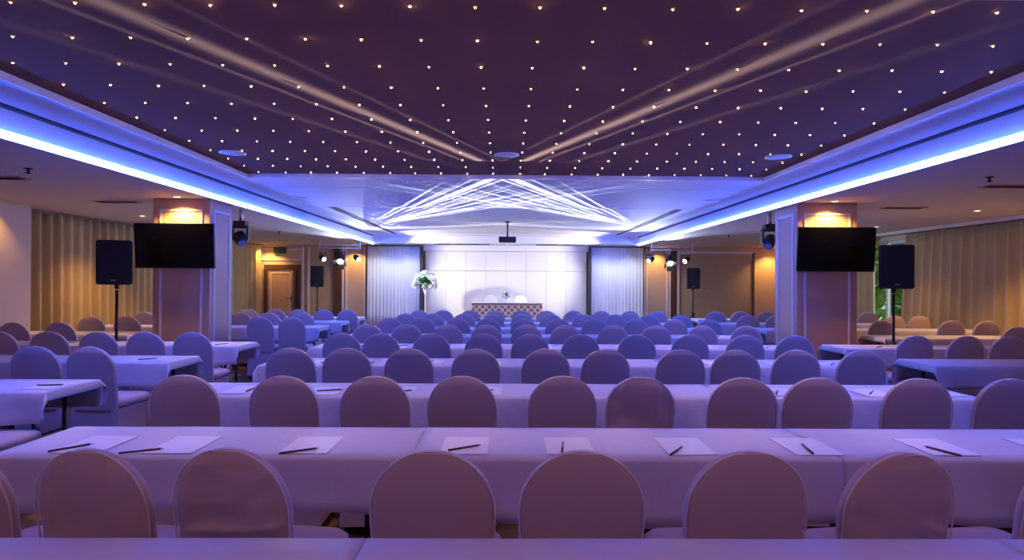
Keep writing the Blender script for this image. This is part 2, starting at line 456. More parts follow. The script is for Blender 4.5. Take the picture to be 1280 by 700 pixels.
# ================================================================== CURTAINS
def curtain(name, label, x, y0, y1, z1, m, lam=.30, amp=.05, lean=0.0, along='y', head=True, group=None, seed=0, z0=.02):
    t = thing(name, label, 'curtain', (x, y0, 0) if along == 'y' else (y0, x, 0), 0, group)
    L = y1 - y0
    n = max(24, int(L / lam * 12))
    rng = random.Random(seed)
    nz = 8
    zs = [z0 + (z1 - z0) * i / nz for i in range(nz + 1)]
    def off(s, f):
        ph = 2 * PI * s / lam + 1.1 * noise.noise(Vector((s * 1.3, seed * 7.1, 0)))
        a = amp * (1 + .5 * noise.noise(Vector((s * 2.1, 5.5, seed))))
        k = .55 + .45 * (1 - f)
        return a * k * (math.sin(ph) + .25 * math.sin(2 * ph + .6)) + .02 * (1 - f) * noise.noise(Vector((s * 3, f * 2, seed)))
    def grid(bm, zs_, push=0.0):
        rows = []
        for z in zs_:
            f = (z - z0) / (z1 - z0)
            r = []
            for i in range(n + 1):
                s = L * i / n
                d = lean * (1 - f) * (s / L - .5) * .3
                p = (off(s, f) + push, s + d, z) if along == 'y' else (s + d, off(s, f) + push, z)
                r.append(bm.verts.new(p))
            rows.append(r)
        for a, b in zip(rows, rows[1:]):
            for i in range(n):
                fc = bm.faces.new((a[i], a[i + 1], b[i + 1], b[i])); fc.smooth = True
    bm = bmesh.new(); grid(bm, zs)
    o = obj('drape', bm, m, t)
    so = o.modifiers.new('thickness', 'SOLIDIFY'); so.thickness = .004; so.offset = 0
    if head:
        bm = bmesh.new()
        if along == 'y': box(bm, -.015, .015, 0, L, z1 - .002, min(Z_LOW - .001, z1 + .03))
        else: box(bm, 0, L, -.015, .015, z1 - .002, min(Z_LOW - .001, z1 + .03))
        obj('rail', bm, 'curtain_head', t)
    return t
ZC = Z_LOW - .04
curtain('curtain', 'long olive gold curtain beside the near left-hand speaker, from the wall pier', X_L + .15, 9.78, 14.9, ZC, 'curtain', .25, .08, seed=1)
curtain('curtain', 'olive gold curtain in the far corner by the door, past the column', X_L + .15, 15.0, 19.65, ZC, 'curtain', .32, .06, seed=2)
curtain('curtain', 'long olive gold curtain behind the near right-hand speaker and chairs', X_R - .16, 6.6, 13.45, ZC - .03, 'curtain', .27, .08, lean=1, seed=3)
curtain('curtain', 'narrow pale curtain on the far side of the bare window', X_R - .16, 14.62, 19.6, ZC - .03, 'curtain', .30, .055, seed=4)
curtain('stage_drape', 'silvery white drape on the flower stand side of the stage wall', 19.55, -4.33, -2.70, 2.60, 'silver_drape', .11, .006, along='x', group='stage drapes', seed=5, z0=.155)
curtain('stage_drape', 'silvery white drape on the side of the stage wall without flowers', 19.55, 2.68, 4.30, 2.60, 'silver_drape', .11, .006, along='x', group='stage drapes', seed=6, z0=.155)

# ================================================================== CHAIRS
def back_outline(z, zb=.40, zt=.95, w0=.208, zd=.735):
    """half width of the back at height z"""
    if z <= zd: return w0 - .010 * (zd - z) / (zd - zb)
    q = min(1.0, (z - zd) / (zt - zd))
    return w0 * math.sqrt(max(0.0, 1 - q ** 2.15))
def back_lean(z):                      # y of the back's middle at height z
    return -.205 - .075 * max(0.0, (z - .42) / .53) ** 1.1
def make_back(kind):
    bm = bmesh.new()
    q_ = 1 if not kind else 3
    zs = [.40 + .335 * i / (12 * q_) for i in range(12 * q_ + 1)] + [.735 + .215 * math.sin(PI / 2 * i / (14 * q_)) for i in range(1, 14 * q_ + 1)]
    rings = []
    n = 44 if not kind else 96
    for z in zs:
        w = max(.006, back_outline(z))
        t = .024 * (1 if z < .9 else max(.25, math.sqrt(max(0.0, (.955 - z) / .055))))
        ring = []
        for i in range(n):
            a = 2 * PI * i / n
            cx, sy = math.cos(a), math.sin(a)
            e = .42
            x = w * math.copysign(abs(cx) ** e, cx)
            y = t * math.copysign(abs(sy) ** .6, sy)
            if sy < 0: y -= .012 * (1 - (x / .21) ** 2)       # the back bulges a little
            if kind and sy < -.05:
                r = 0.0
                if kind == 1:     # sagging cross folds low on the back
                    r += .020 * (abs(math.sin(34 * (z - .30 * (x + .1) + .03 * math.sin(9 * x)))) ** .6 - .6) * max(0, 1 - abs(z - .64) / .16) * min(1, (x + .24) / .1)
                    r += .010 * noise.noise(Vector((x * 12, z * 16, 2)))
                elif kind == 2:   # upright gathers under the top
                    r += .016 * (abs(math.sin(26 * x + 30 * (z - .7) * x + .4)) ** .6 - .6) * max(0, 1 - abs(z - .82) / .2)
                    r += .011 * noise.noise(Vector((x * 13, z * 9, 4)))
                else:             # a few slack creases spreading from one side
                    r += .017 * (abs(math.sin(30 * (z + .35 * x))) ** .6 - .6) * max(0, (x + .15) / .33) * max(0, 1 - abs(z - .70) / .2)
                    r += .011 * noise.noise(Vector((x * 12, z * 14, 9)))
                y += r * (1 if abs(x) < .17 else .4)
            ring.append((x, back_lean(z) + y, z))
        rings.append(ring)
    loft(bm, rings)
    return bm
def make_piping():
    bm = bmesh.new()
    pts = []
    zs = [.42 + .315 * i / 6 for i in range(7)] + [.735 + .208 * math.sin(PI / 2 * i / 9) for i in range(1, 10)]
    side = [(max(.012, back_outline(z)) - .002, back_lean(z) - .021, z) for z in zs]
    pts = side + [(-x, y, z) for x, y, z in side[::-1]]
    rad = .0032
    rings = []
    for i, p in enumerate(pts):
        d = (Vector(pts[min(i + 1, len(pts) - 1)]) - Vector(pts[max(i - 1, 0)])).normalized()
        q = d.to_track_quat('Z', 'Y')
        rings.append([tuple(Vector(p) + q @ Vector((rad * math.cos(2 * PI * k / 6), rad * math.sin(2 * PI * k / 6), 0))) for k in range(6)])
    loft(bm, rings)
    return bm
def rrect(hx, y0, y1, r, z, n=6):
    pts = []
    for cx, cy, a0 in ((hx - r, y1 - r, 0), (-hx + r, y1 - r, 90), (-hx + r, y0 + r, 180), (hx - r, y0 + r, 270)):
        for k in range(n + 1):
            a = math.radians(a0 + 90 * k / n)
            pts.append((cx + r * math.cos(a), cy + r * math.sin(a), z))
    return pts
def make_chair(label, kind=0, cover='cover', group='covered chairs in rows'):
    t = thing('covered_chair', label, 'chair', (0, 0, 0), 0, group)
    b = obj('backrest', make_back(kind), cover, t)
    obj('piping', make_piping(), 'piping' if cover == 'cover' else cover, b)
    bm = bmesh.new()
    loft(bm, [rrect(.190, -.172, .225, .05, .425), rrect(.208, -.176, .258, .06, .445), rrect(.208, -.176, .258, .06, .475), rrect(.190, -.17, .238, .06, .496), rrect(.12, -.10, .16, .06, .503)])
    obj('seat', bm, cover, t)
    bm = bmesh.new()     # stretch skirt pulled in between the feet
    rings = []
    for z, k in ((.424, 0.0), (.30, .45), (.18, .8), (.10, 1.0), (.06, 1.05)):
        base = rrect(.200 + .01 * k, -.232 - .015 * k, .238, .035, z, 5)
        out = []
        for x, y, zz in base:
            hx, cy, hy = .21, 0.0, .24
            u, v = x / hx, (y - cy) / hy
            edge = min(1.0, max(abs(u), 0) * max(abs(v), 0) * 1.1)
            pull = .055 * k * (1 - edge)
            lift = .10 * (1 - edge) if z <= .061 else 0
            nx = x - pull * (1 if x > 0 else -1) * (1 if abs(u) > abs(v) else 0)
            ny = y - pull * (1 if y > 0 else -1) * (0 if abs(u) > abs(v) else 1)
            out.append((nx, ny, zz + (0 if k < 1.05 else lift * .0)))
        # refine straight sides so they can pull in
        rings.append(out)
    loft(bm, rings, cap0=False, cap1=False)
    o = obj('skirt', bm, cover, t)
    for sx, sy in ((-1, -1), (1, -1), (-1, 1), (1, 1)):
        bm = bmesh.new(); tube(bm, (sx * .165, -.195 if sy < 0 else .205, 0), (sx * .165, -.185 if sy < 0 else .19, .40), .011, n=8)
        obj('leg', bm, 'steel', t)
    return t
PROTO = {}
def place_chair(x, d, label, kind=0, cover='cover', group=None, rz=None):
    rz = random.uniform(-.05, .05) if rz is None else rz
    y = d + .275
    key = (kind, cover)
    if key not in PROTO:
        PROTO[key] = make_chair(label, kind, cover, group)
        o = PROTO[key]; o.location = (x, y, 0); o.rotation_euler = (0, 0, rz)
        kids = kids_of(o); KIDS[o.name] = [(k, kids_of(k)) for k in kids]
        return o
    return dup(PROTO[key], (x, y, 0), rz, label, group)

ROW_D = [2.05, 3.66, 5.17, 6.64, 8.08, 9.47, 10.82, 12.15]
CENTRE = [
    [-40, 133, 306, 545, 731, 931, 1115, 1345],
    [231, 357, 468, 581, 701, 801, 933, 1027, 1153, 1268],
    [363, 434, 511, 596, 681, 757, 853, 923, 998, 1081],
    [427, 478, 540, 605, 663, 727, 797, 863, 934, 997],
    [461, 509, 559, 608, 659, 708, 766, 820, 879, 934],
    [486, 528, 572, 611, 655, 698, 744, 796, 843, 888],
    [507, 542, 579, 615, 653, 690, 729, 769, 811, 852],
    [524, 555, 587, 619, 653, 684, 718, 752, 788, 822],
]
KINDS = {(0, 1): 2, (0, 2): 1, (0, 6): 3, (1, 5): 2, (2, 3): 0}
LOOK = {(0, 1): 'creased', (0, 2): 'sagging', (0, 6): 'wrinkled', (1, 5): 'gathered'}
chair_spots = []
for r, row in enumerate(CENTRE):
    for i, px in enumerate(row):
        d = ROW_D[r] + random.uniform(-.02, .02)
        x = wx(px, d)
        lab = '%s covered chair, %s from the left in the %s centre row' % (LOOK.get((r, i), 'smooth ivory'), ORD[i + 1], ORD[r + 1])
        place_chair(x, d, lab, KINDS.get((r, i), 0), group='covered chairs of the centre rows', rz={(0, 0): -.12, (0, 1): -.15, (0, 2): -.16, (0, 3): -.03, (0, 4): -.02, (0, 5): .06, (0, 6): .15, (0, 7): .12}.get((r, i)))
        chair_spots.append(('c', r, i, x, d))
# side blocks: (row index, picture columns)
LEFT = [(1, [-62]), (2, [48, 118]), (3, [2, 64, 126, 184, 241]), (4, [22, 78]), (5, [117, 161, 326, 365]), (6, [183, 302, 338, 379]), (7, [312, 345, 374, 405, 434])]
RIGHT = [(3, [1147, 1212, 1268]), (4, [1276]), (5, [1104, 1195, 1238]), (6, [937, 972, 1120, 1152]), (7, [896, 926, 960, 1088])]
for side, block in (('left', LEFT), ('right', RIGHT)):
    for r, row in block:
        for i, px in enumerate(row):
            d = ROW_D[r] + .03 + random.uniform(-.02, .02)
            x = wx(px, d)
            o = ORD[i + 1] if side == 'left' else ORD[i + 1]
            n_of = 'the only chair' if len(row) == 1 else '%s from the left' % ORD[i + 1]
            lab = 'covered chair, %s at the %s block side table, %s row' % (n_of, side, ORD[r + 1])
            place_chair(x, d, lab, 0, group='covered chairs of the %s side tables' % side)
            chair_spots.append((side, r, i, x, d))

# ================================================================== TABLES AND CLOTHS
TD = .56
def make_table(L, label, x, y, group):
    t = thing('folding_table', label, 'table', (x, y, 0), 0, group)
    bm = bmesh.new(); box(bm, -L / 2 + .008, L / 2 - .008, .008, TD - .008, .715, .742, .006); obj('tabletop', bm, 'wood_top', t)
    for sx in (-1, 1):
        X = sx * (L / 2 - .22)
        for yy in (.20, TD - .06):
            bm = bmesh.new(); tube(bm, (X, yy, 0), (X, yy, .715), .014, n=8); obj('leg', bm, 'steel', t)
        bm = bmesh.new(); tube(bm, (X, .20, .16), (X, TD - .06, .16), .010, n=8); obj('crossbar', bm, 'steel', t)
        bm = bmesh.new(); tube(bm, (X, TD / 2, .40), (X - sx * .30, TD / 2, .712), .009, n=8); tube(bm, (X, .20, .40), (X, TD - .06, .40), .009, n=8); obj('brace', bm, 'steel', t)
    return t
def make_cloth(L, e0, e1, label, x, y, group, drop=.24, seed=0):
    """cloth over a table L long; e0/e1: overhang at the left/right end"""
    bm = bmesh.new()
    rng = random.Random(seed)
    def axis(a, b, o0, o1, n):
        v = [a - o0 * q for q in (1, .8, .6, .4, .2, .05)] if o0 > .05 else ([a - o0] if o0 > 0 else [])
        v += [a + (b - a) * k / n for k in range(n + 1)]
        v += [b + o1 * q for q in (.05, .2, .4, .6, .8, 1)] if o1 > .05 else ([b + o1] if o1 > 0 else [])
        return v
    hx0, hx1, y0, y1 = -L / 2, L / 2, 0.0, TD
    us = axis(hx0, hx1, e0, e1, 40)
    vs = axis(y0, y1, drop, drop, 6)
    g = []
    ph = rng.uniform(0, 6)
    for u in us:
        col = []
        for v in vs:
            cx, cy = min(max(u, hx0), hx1), min(max(v, y0), y1)
            dx, dy = u - cx, v - cy
            r = math.hypot(dx, dy)
            px, py, pz = cx, cy, .747
            if r > 1e-6:
                ax, ay = dx / r, dy / r
                corner = abs(ax * ay) * 2
                rr = r * (1 - .16 * corner)
                fl = .010 + r * (.05 + .38 * corner)
                wave = .016 * (r / drop) * (math.sin((u * 9 if abs(ay) > abs(ax) else v * 12) + ph) + .5 * math.sin(u * 21 + v * 17 + ph)) * (1 - corner)
                fl = max(.008, fl + wave) * min(1.0, r / .03)
                px += ax * fl; py += ay * fl
                pz -= min(rr, math.sqrt(max(0.0, rr * rr - (fl * .5) ** 2)) if rr > fl * .5 else rr * .5)
                pz += .012 * (r / drop) * math.sin(u * 5 + ph)
            else:
                pz += .0012 * noise.noise(Vector((u * 4, v * 6, seed)))
                sfold = abs(((u - hx0) / L) - .5)
            col.append(bm.verts.new((px, py, pz)))
        g.append(col)
    for a, b in zip(g, g[1:]):
        for j in range(len(vs) - 1):
            f = bm.faces.new((a[j], b[j], b[j + 1], a[j + 1])); f.smooth = True
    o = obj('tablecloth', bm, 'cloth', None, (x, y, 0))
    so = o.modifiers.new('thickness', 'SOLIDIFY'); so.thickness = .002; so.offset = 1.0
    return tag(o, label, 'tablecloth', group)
SEAMS = [(-2.2, -.4055), (-.4035, 1.4445), (1.4465, 3.15)]
POS = ['left', 'middle', 'right']
FRONT = [1.27, 2.66, 4.06, 5.57, 7.02, 8.47, 9.90, 11.28, 12.62]    # index 0: the row under the camera
sd = 0
for r, y in enumerate(FRONT):
    rn = 'nearest row of tables, at the picture edge' if r == 0 else '%s centre row' % ORD[r]
    for i, (a, b) in enumerate(SEAMS):
        if i == 2 and r >= 3: b = 3.38
        sd += 1
        nm = 'table of the row at the bottom edge' if r == 0 else 'table of the %s centre row' % ORD[r]
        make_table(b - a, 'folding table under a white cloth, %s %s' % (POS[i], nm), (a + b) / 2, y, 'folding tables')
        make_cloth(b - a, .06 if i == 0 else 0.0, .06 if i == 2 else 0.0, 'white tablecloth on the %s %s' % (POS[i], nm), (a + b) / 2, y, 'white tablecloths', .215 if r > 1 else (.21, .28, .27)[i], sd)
SIDE = [('left', 2, -6.62, -4.856, -4.854, -3.06), ('left', 3, -6.62, -4.856, -4.854, -3.06), ('left', 4, -6.62, -4.856, -4.854, -3.06), ('left', 5, -6.95, -5.2, None, None),
        ('left', 6, -4.78, -3.0, -6.75, -5.0), ('left', 7, -4.78, -3.0, -6.6, -4.8), ('left', 8, -4.78, -3.0, -6.6, -4.8),
        ('right', 2, 3.95, 5.7, None, None), ('right', 3, 3.95, 5.7, 5.71, 7.5), ('right', 4, 3.92, 5.7, 5.71, 7.5), ('right', 5, 5.25, 7.0, 7.01, 8.4),
        ('right', 6, 4.2, 5.98, 5.99, 7.8), ('right', 7, 3.95, 5.7, 5.71, 7.5), ('right', 8, 3.95, 5.7, 5.71, 7.5)]
for side, r, a, b, c, e in SIDE:
    spans = sorted([s for s in ((a, b), (c, e)) if s[0] is not None])
    for i, (p, q) in enumerate(spans):
        sd += 1
        y = FRONT[r] + .12
        if side == 'left' and r == 5: y = 8.62
        wh = '' if len(spans) == 1 else ('inner ' if (i == 1) == (side == 'left') else 'outer ')
        make_table(q - p, 'folding table under a cloth, %s %sside table beside the %s centre row' % (side, wh, ORD[r]), (p + q) / 2, y, 'folding tables')
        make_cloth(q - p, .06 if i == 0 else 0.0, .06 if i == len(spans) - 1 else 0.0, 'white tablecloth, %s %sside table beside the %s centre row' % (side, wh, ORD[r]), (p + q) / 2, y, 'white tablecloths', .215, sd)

# ================================================================== PAPER AND PENS
def paper_at(x, y, rz, where, pen=None):
    bm = bmesh.new(); box(bm, -.105, .105, -.1485, .1485, 0, .0022)
    o = obj('paper_sheet', bm, 'paper', None, (x, y, .7515)); o.rotation_euler[2] = rz
    tag(o, 'white paper sheet before the ' + where, 'paper', 'paper sheets')
    if pen:
        dx, dy, a = pen
        t = thing('pen', 'dark pen lying by the ' + where, 'pen', (x + dx, y + dy, .7515 + .0022 + .005), a, 'pens')
        bm = bmesh.new(); tube(bm, (-.084, 0, 0), (.072, 0, 0), .0048, n=8); obj('barrel', bm, 'pen', t)
        bm = bmesh.new(); tube(bm, (.072, 0, 0), (.088, 0, 0), .0042, .001, n=8); obj('tip', bm, 'pen_tip', t)
# first row read off the picture: (x, y, turn), pen (dx, dy, turn)
ROW1 = [(-2.02, .0, (.0, -.05, 1.2)), (-1.86, 0, (-.06, -.08, .9)), (-1.46, 0, (-.12, -.13, .5)), (-.88, 0, (-.02, -.12, .55)), (-.18, 0, (.0, -.06, .6)), (.29, 0, (-.03, -.04, 1.45)), (.82, 0, (-.06, -.1, 1.0)), (1.38, 0, (-.02, -.06, 1.4)), (1.98, 0, (-.03, -.09, 1.9)), (2.52, 0, (-.05, -.06, 1.2))]
for i, (x, a, pen) in enumerate(ROW1[1:]):
    paper_at(x, 2.86, a, '%s place from the left on the first centre row' % ORD[i + 1], pen)
rp = random.Random(5)
for side, r, i, x, d in chair_spots:
    if (side == 'c' and 1 <= r <= 4) or (side == 'left' and r in (1, 2, 3)) or (side == 'right' and r == 3):
        y = FRONT[r + 1] + (.12 if side != 'c' else 0) + .23 + rp.uniform(-.02, .03)
        where = '%s chair of the %s %s row' % (ORD[i + 1], ORD[r + 1], {'c': 'centre', 'left': 'left side', 'right': 'right side'}[side])
        lim = (-2.06, 3.0) if side == 'c' else ((-6.5, -3.2) if side == 'left' else (4.1, 7.3))
        xx = min(max(x + rp.uniform(.02, .12), lim[0]), lim[1])
        if side == 'c':           # keep the sheet off the cloth seams
            for s in (-.405, 1.445):
                if abs(xx - s) < .13: xx = s + math.copysign(.14, xx - s)
        paper_at(xx, y, rp.uniform(-.03, .03), where, (rp.uniform(-.04, .06), rp.uniform(-.06, .0), rp.uniform(.2, 1.7)))

# ================================================================== CEILING LIGHTS
gx = [(.17 + .34 * k) for k in range(10)]
gx = [-v for v in gx[::-1]] + gx
stars = [None, None]
for r in range(12):
    y = 8.17 - .45 * r
    vis = [x for x in gx if abs(x + .03) < 652 / 780 * y and abs(x) < 3.4]
    for i, x in enumerate(vis):
        lab = 'tiny warm star light, %s from the left in the %s row from the stage edge' % (ORD[i + 1], ORD[r + 1])
        loc = (x + random.uniform(-.008, .008), y + random.uniform(-.008, .008), Z_STAR)
        k = 0 if random.random() < .62 else 1
        if r % 2 == 1 and round((x + 3.23) / .34) % 2 == 0:
            spot('star_beam', (x, y, Z_STAR - .02), (x, y, 0), W_TWINKLE, TWINKLE_COL, 40, .9, .02)
        if stars[k] is None:
            t = stars[k] = thing('star_light', lab, 'ceiling light', loc, 0, 'star lights in the plum ceiling')
            bm = bmesh.new(); lathe(bm, [(.0125, .001), (.0125, -.003), (.0094, -.004)], 10); obj('bezel', bm, 'brass', t)
            bm = bmesh.new(); lathe(bm, [(.0092, -.003), (.0082, -.006), (.0040, -.007)], 10); obj('halo_ring', bm, 'amber', t)  # glowing ring added for the yellow halo round the bulb
            c = 1.0 if k == 0 else .72
            bm = bmesh.new(); lathe(bm, [(.0032 * c, -.006), (.0036 * c, -.008), (.0024 * c, -.010), (.001, -.011)], 8); obj('bulb', bm, 'star' if k == 0 else 'star_dim', t)
            KIDS[t.name] = [(k_, []) for k_ in kids_of(t)]
        else:
            dup(stars[k], loc, 0, lab)
def downlight(x, y, z, label, power=W_DOWN, col=DOWN_COL, deg=95, lampm='lamp', target=None, r=.05):
    t = thing('downlight', label, 'downlight', (x, y, z), 0, 'recessed downlights')
    bm = bmesh.new(); lathe(bm, [(r, -.001), (r + .018, -.001), (r + .018, -.006), (r, -.009)], 20, closed_ends=False); obj('rim', bm, 'white', t)
    bm = bmesh.new(); lathe(bm, [(r, -.0015), (r * .9, -.004)], 20); obj('lamp', bm, lampm, t)
    spot('downlight_beam', (x, y, z - .03), target or (x, y, 0), power, col, deg, .7, .03)
downlight(-4.52, 8.60, Z_LOW, 'warm downlight on the ceiling above the left television', deg=130, power=W_DOWN * 2.2)
downlight(4.55, 8.60, Z_LOW, 'warm downlight on the ceiling above the right television', deg=130, power=W_DOWN * 2.2)
downlight(-7.25, 8.85, Z_LOW, 'warm downlight by the wall pier at the left edge', deg=120, power=W_DOWN * 1.2)
downlight(8.15, 9.0, Z_LOW, 'warm downlight before the long right-hand curtain', deg=120)
downlight(-7.45, 19.45, Z_LOW, 'warm downlight over the door at the far end', deg=120, power=W_DOWN * 1.6)
downlight(-4.75, 19.5, Z_LOW, 'warm downlight by the drape on the flower side', deg=110, power=W_DOWN * 1.3)
downlight(4.78, 19.5, Z_LOW, 'warm downlight by the drape across from the flowers', deg=110, power=W_DOWN * 1.3)
downlight(8.35, 19.4, Z_LOW, 'warm downlight in the orange corner beyond the right column', deg=120, power=W_DOWN * 1.6)
downlight(-6.5, 11.2, Z_LOW, 'added warm downlight over the left-hand curtain chairs', deg=125, power=W_DOWN * 2.4)  # this and the next three are added to brighten the curtains
downlight(7.3, 9.6, Z_LOW, 'added warm downlight over the right-hand curtain chairs', deg=125, power=W_DOWN * 2.4)
downlight(7.4, 12.4, Z_LOW, 'added warm downlight before the bare window', deg=110, power=W_DOWN)
downlight(-6.6, 13.9, Z_LOW, 'added warm downlight along the long left-hand curtain', deg=120, power=W_DOWN * .6)
downlight(8.1, 5.5, Z_LOW, 'warm downlight over the nearest right-hand curtain end', deg=120)
# unseen downlights assumed over the camera end; outer pair added to brighten side ceilings
for i, (x, y, k) in enumerate(((-3.0, 2.4, .4), (-1.0, 2.4, .4), (1.0, 2.4, .4), (3.0, 2.4, .4), (-3.0, .1, 1.7), (-1.0, .1, 1.7), (1.0, .1, 1.7), (3.0, .1, 1.7), (-5.9, 4.2, 1.3), (5.9, 4.2, 1.3))):
    downlight(x, y, Z_LOW, '%s unseen downlight of the rear half of the hall' % ORD[i + 1], power=W_REAR * k, col=REAR_COL if y > 1 else (1.0, .46, .42), deg=150)
for i, x in enumerate((-3.9, -3.0, -1.6, 0.0, 1.6, 3.0, 3.9)):  # the two outermost lamps each side are added to brighten the drapes
    downlight(x, 18.85, Z_LOW, '%s from the left of the white downlights in the soffit above the stage' % ORD[i + 1], power=W_SOFFIT * (1.25 if abs(x) > 2 else .6), col=SOFFIT_COL, deg=140, lampm='lamp_cool')
def disc(x, y, z, label, r=.14):
    t = thing('ceiling_speaker', label, 'ceiling speaker', (x, y, z), 0, 'round ceiling speakers')
    bm = bmesh.new(); lathe(bm, [(r * .86, .0), (r, 0), (r, -.010), (r * .86, -.014)], 28, closed_ends=False); obj('ring', bm, 'white', t)
    bm = bmesh.new(); lathe(bm, [(r * .86, -.002), (r * .84, -.010), (r * .3, -.014)], 28); obj('grille', bm, 'white', t)
disc(-3.05, 6.97, Z_STAR, 'round white speaker in the plum ceiling, nearest the left cove')
disc(0.0, 6.97, Z_STAR, 'round white speaker in the middle of the plum ceiling')
disc(3.05, 6.97, Z_STAR, 'round white speaker in the plum ceiling, nearest the right cove')
disc(-3.4, 10.3, Z_TRAY, 'round white speaker on the pale ceiling bay, nearest the left cove', .12)
disc(3.4, 10.3, Z_TRAY, 'round white speaker on the pale ceiling bay, nearest the right cove', .12)
def sprinkler(x, y, z, label):
    t = thing('sprinkler', label, 'sprinkler', (x, y, z), 0, 'ceiling sprinklers')
    bm = bmesh.new(); lathe(bm, [(.04, 0), (.04, -.008), (.014, -.012), (.012, -.045)], 14); obj('body', bm, 'steel', t)
    bm = bmesh.new(); lathe(bm, [(.028, -.045), (.032, -.05), (.005, -.056)], 14); obj('deflector', bm, 'steel', t)
sprinkler(-4.95, 6.5, Z_LOW, 'dark sprinkler on the lower ceiling above the left side tables')
sprinkler(5.15, 6.6, Z_LOW, 'dark sprinkler on the lower ceiling above the right side tables')
sprinkler(-5.3, 14.6, Z_LOW, 'dark sprinkler on the ceiling near the left spotlight bar')
sprinkler(5.3, 14.8, Z_LOW, 'dark sprinkler on the ceiling near the right spotlight bar')
def vent(x, y, label, L=.62, W=.2):
    t = thing('air_vent', label, 'air vent', (x, y, Z_LOW), 0, 'ceiling air vents')
    bm = bmesh.new()
    for a in ((-L / 2, L / 2, -W / 2, -W / 2 + .02), (-L / 2, L / 2, W / 2 - .02, W / 2), (-L / 2, -L / 2 + .02, -W / 2 + .02, W / 2 - .02), (L / 2 - .02, L / 2, -W / 2 + .02, W / 2 - .02)): box(bm, *a, -.012, .001)
    obj('frame', bm, 'column', t)
    bm = bmesh.new()
    for k in range(4): box(bm, -L / 2 + .02, L / 2 - .02, -W / 2 + .035 + k * .04, -W / 2 + .043 + k * .04, -.010, .001)
    obj('slats', bm, 'groove', t)
    bm = bmesh.new(); box(bm, -L / 2 + .02, L / 2 - .02, -W / 2 + .02, W / 2 - .02, -.002, .001); obj('backing', bm, 'groove', t)
vent(-5.7, 9.2, 'dark slotted air vent on the ceiling beside the left column')
vent(5.95, 9.3, 'dark slotted air vent on the ceiling beside the right column')
vent(-5.75, 7.1, 'dark slotted air vent on the ceiling at the left picture edge')
vent(5.85, 7.2, 'dark slotted air vent on the ceiling at the right picture edge')

# ================================================================== SCREENS, SPEAKERS, STAGE LIGHTS
def television(x, z, label):
    t = thing('television', label, 'television', (x, CY0, z), 0, 'televisions')
    rot = Matrix.Rotation(math.radians(4), 4, 'X')
    def tilt(bm): bmesh.ops.transform(bm, matrix=Matrix.Translation((0, -.09, 0)) @ rot, verts=bm.verts)
    bm = bmesh.new(); box(bm, -.55, .55, -.02, .025, -.3125, .3125, .006); tilt(bm); obj('body', bm, 'black', t)
    bm = bmesh.new(); box(bm, -.538, .538, -.0215, -.0195, -.296, .302); tilt(bm); obj('screen', bm, 'screen', t)
    bm = bmesh.new(); box(bm, -.2, .2, -.075, -.001, -.15, .15, .004); obj('wall_mount', bm, 'steel', t)
television((-5.15 - 4.05) / 2, 1.98, 'black flat television on the left column')
television((4.07 + 5.18) / 2, 1.985, 'black flat television on the right column')
def stand(x, y, h, label):
    h -= .012
    t = thing('speaker_stand', label, 'speaker stand', (x, y, 0), 0, 'speaker stands')
    bm = bmesh.new(); tube(bm, (0, 0, .12), (0, 0, h), .0175, n=14); obj('pole', bm, 'steel', t)
    bm = bmesh.new(); tube(bm, (0, 0, .62), (0, 0, .74), .03, n=14); obj('collar', bm, 'steel', t)
    bm = bmesh.new(); tube(bm, (.028, 0, .68), (.065, 0, .68), .012, .016, n=10); obj('knob', bm, 'black', t)
    for k in range(3):
        a = 2 * PI * k / 3 + .5
        bm = bmesh.new(); tube(bm, (.03 * math.cos(a), .03 * math.sin(a), .64), (.42 * math.cos(a), .42 * math.sin(a), .015), .011, n=8); leg = obj('leg', bm, 'steel', t)
        bm = bmesh.new(); tube(bm, (.40 * math.cos(a), .40 * math.sin(a), .0), (.425 * math.cos(a), .425 * math.sin(a), .03), .016, n=8); obj('rubber_foot', bm, 'black', leg)
        bm = bmesh.new(); tube(bm, (.018 * math.cos(a), .018 * math.sin(a), .2), (.2 * math.cos(a), .2 * math.sin(a), .36), .007, n=8); obj('strut', bm, 'steel', t)
def speaker(x, y, z, w, h, rz, label, pitch=0.0):
    t = thing('loudspeaker', label, 'loudspeaker', (x, y, z), rz, 'loudspeakers on stands')
    d = w * .85
    bm = bmesh.new()
    prof = [(-w / 2, -d * .45), (w / 2, -d * .45), (w * .36, d * .45), (-w * .36, d * .45)]
    loft(bm, [[(px, py, 0) for px, py in prof], [(px, py, h) for px, py in prof]])
    for f in bm.faces: f.smooth = False
    bmesh.ops.bevel(bm, geom=bm.edges[:], offset=.015, segments=2, affect='EDGES')
    obj('cabinet', bm, 'black', t)
    bm = bmesh.new(); box(bm, -w / 2 + .02, w / 2 - .02, -d * .45 - .012, -d * .45 + .001, .03, h - .02, .008); obj('grille', bm, 'grille', t)
    bm = bmesh.new(); box(bm, -.03, .03, -d * .45 - .015, -d * .45 - .011, .05, .062); obj('badge', bm, 'chrome', t)
    bm = bmesh.new(); tube(bm, (0, 0, -.055), (0, 0, .002), .026, n=14); obj('pole_socket', bm, 'black', t)
LS = 8.15
for s, px, lab in ((-1, 149, 'black loudspeaker on a pole before the left-hand curtain'), (1, 1120, 'black loudspeaker on a pole before the right-hand curtain')):
    x = wx(px - (4 if s < 0 else 0), LS)
    stand(wx(px, LS), LS, 1.385, 'black tripod stand %s the column' % ('left of' if s < 0 else 'right of'))
    speaker(wx(px, LS), LS, 1.44, .41, .57, s * -.34, lab)
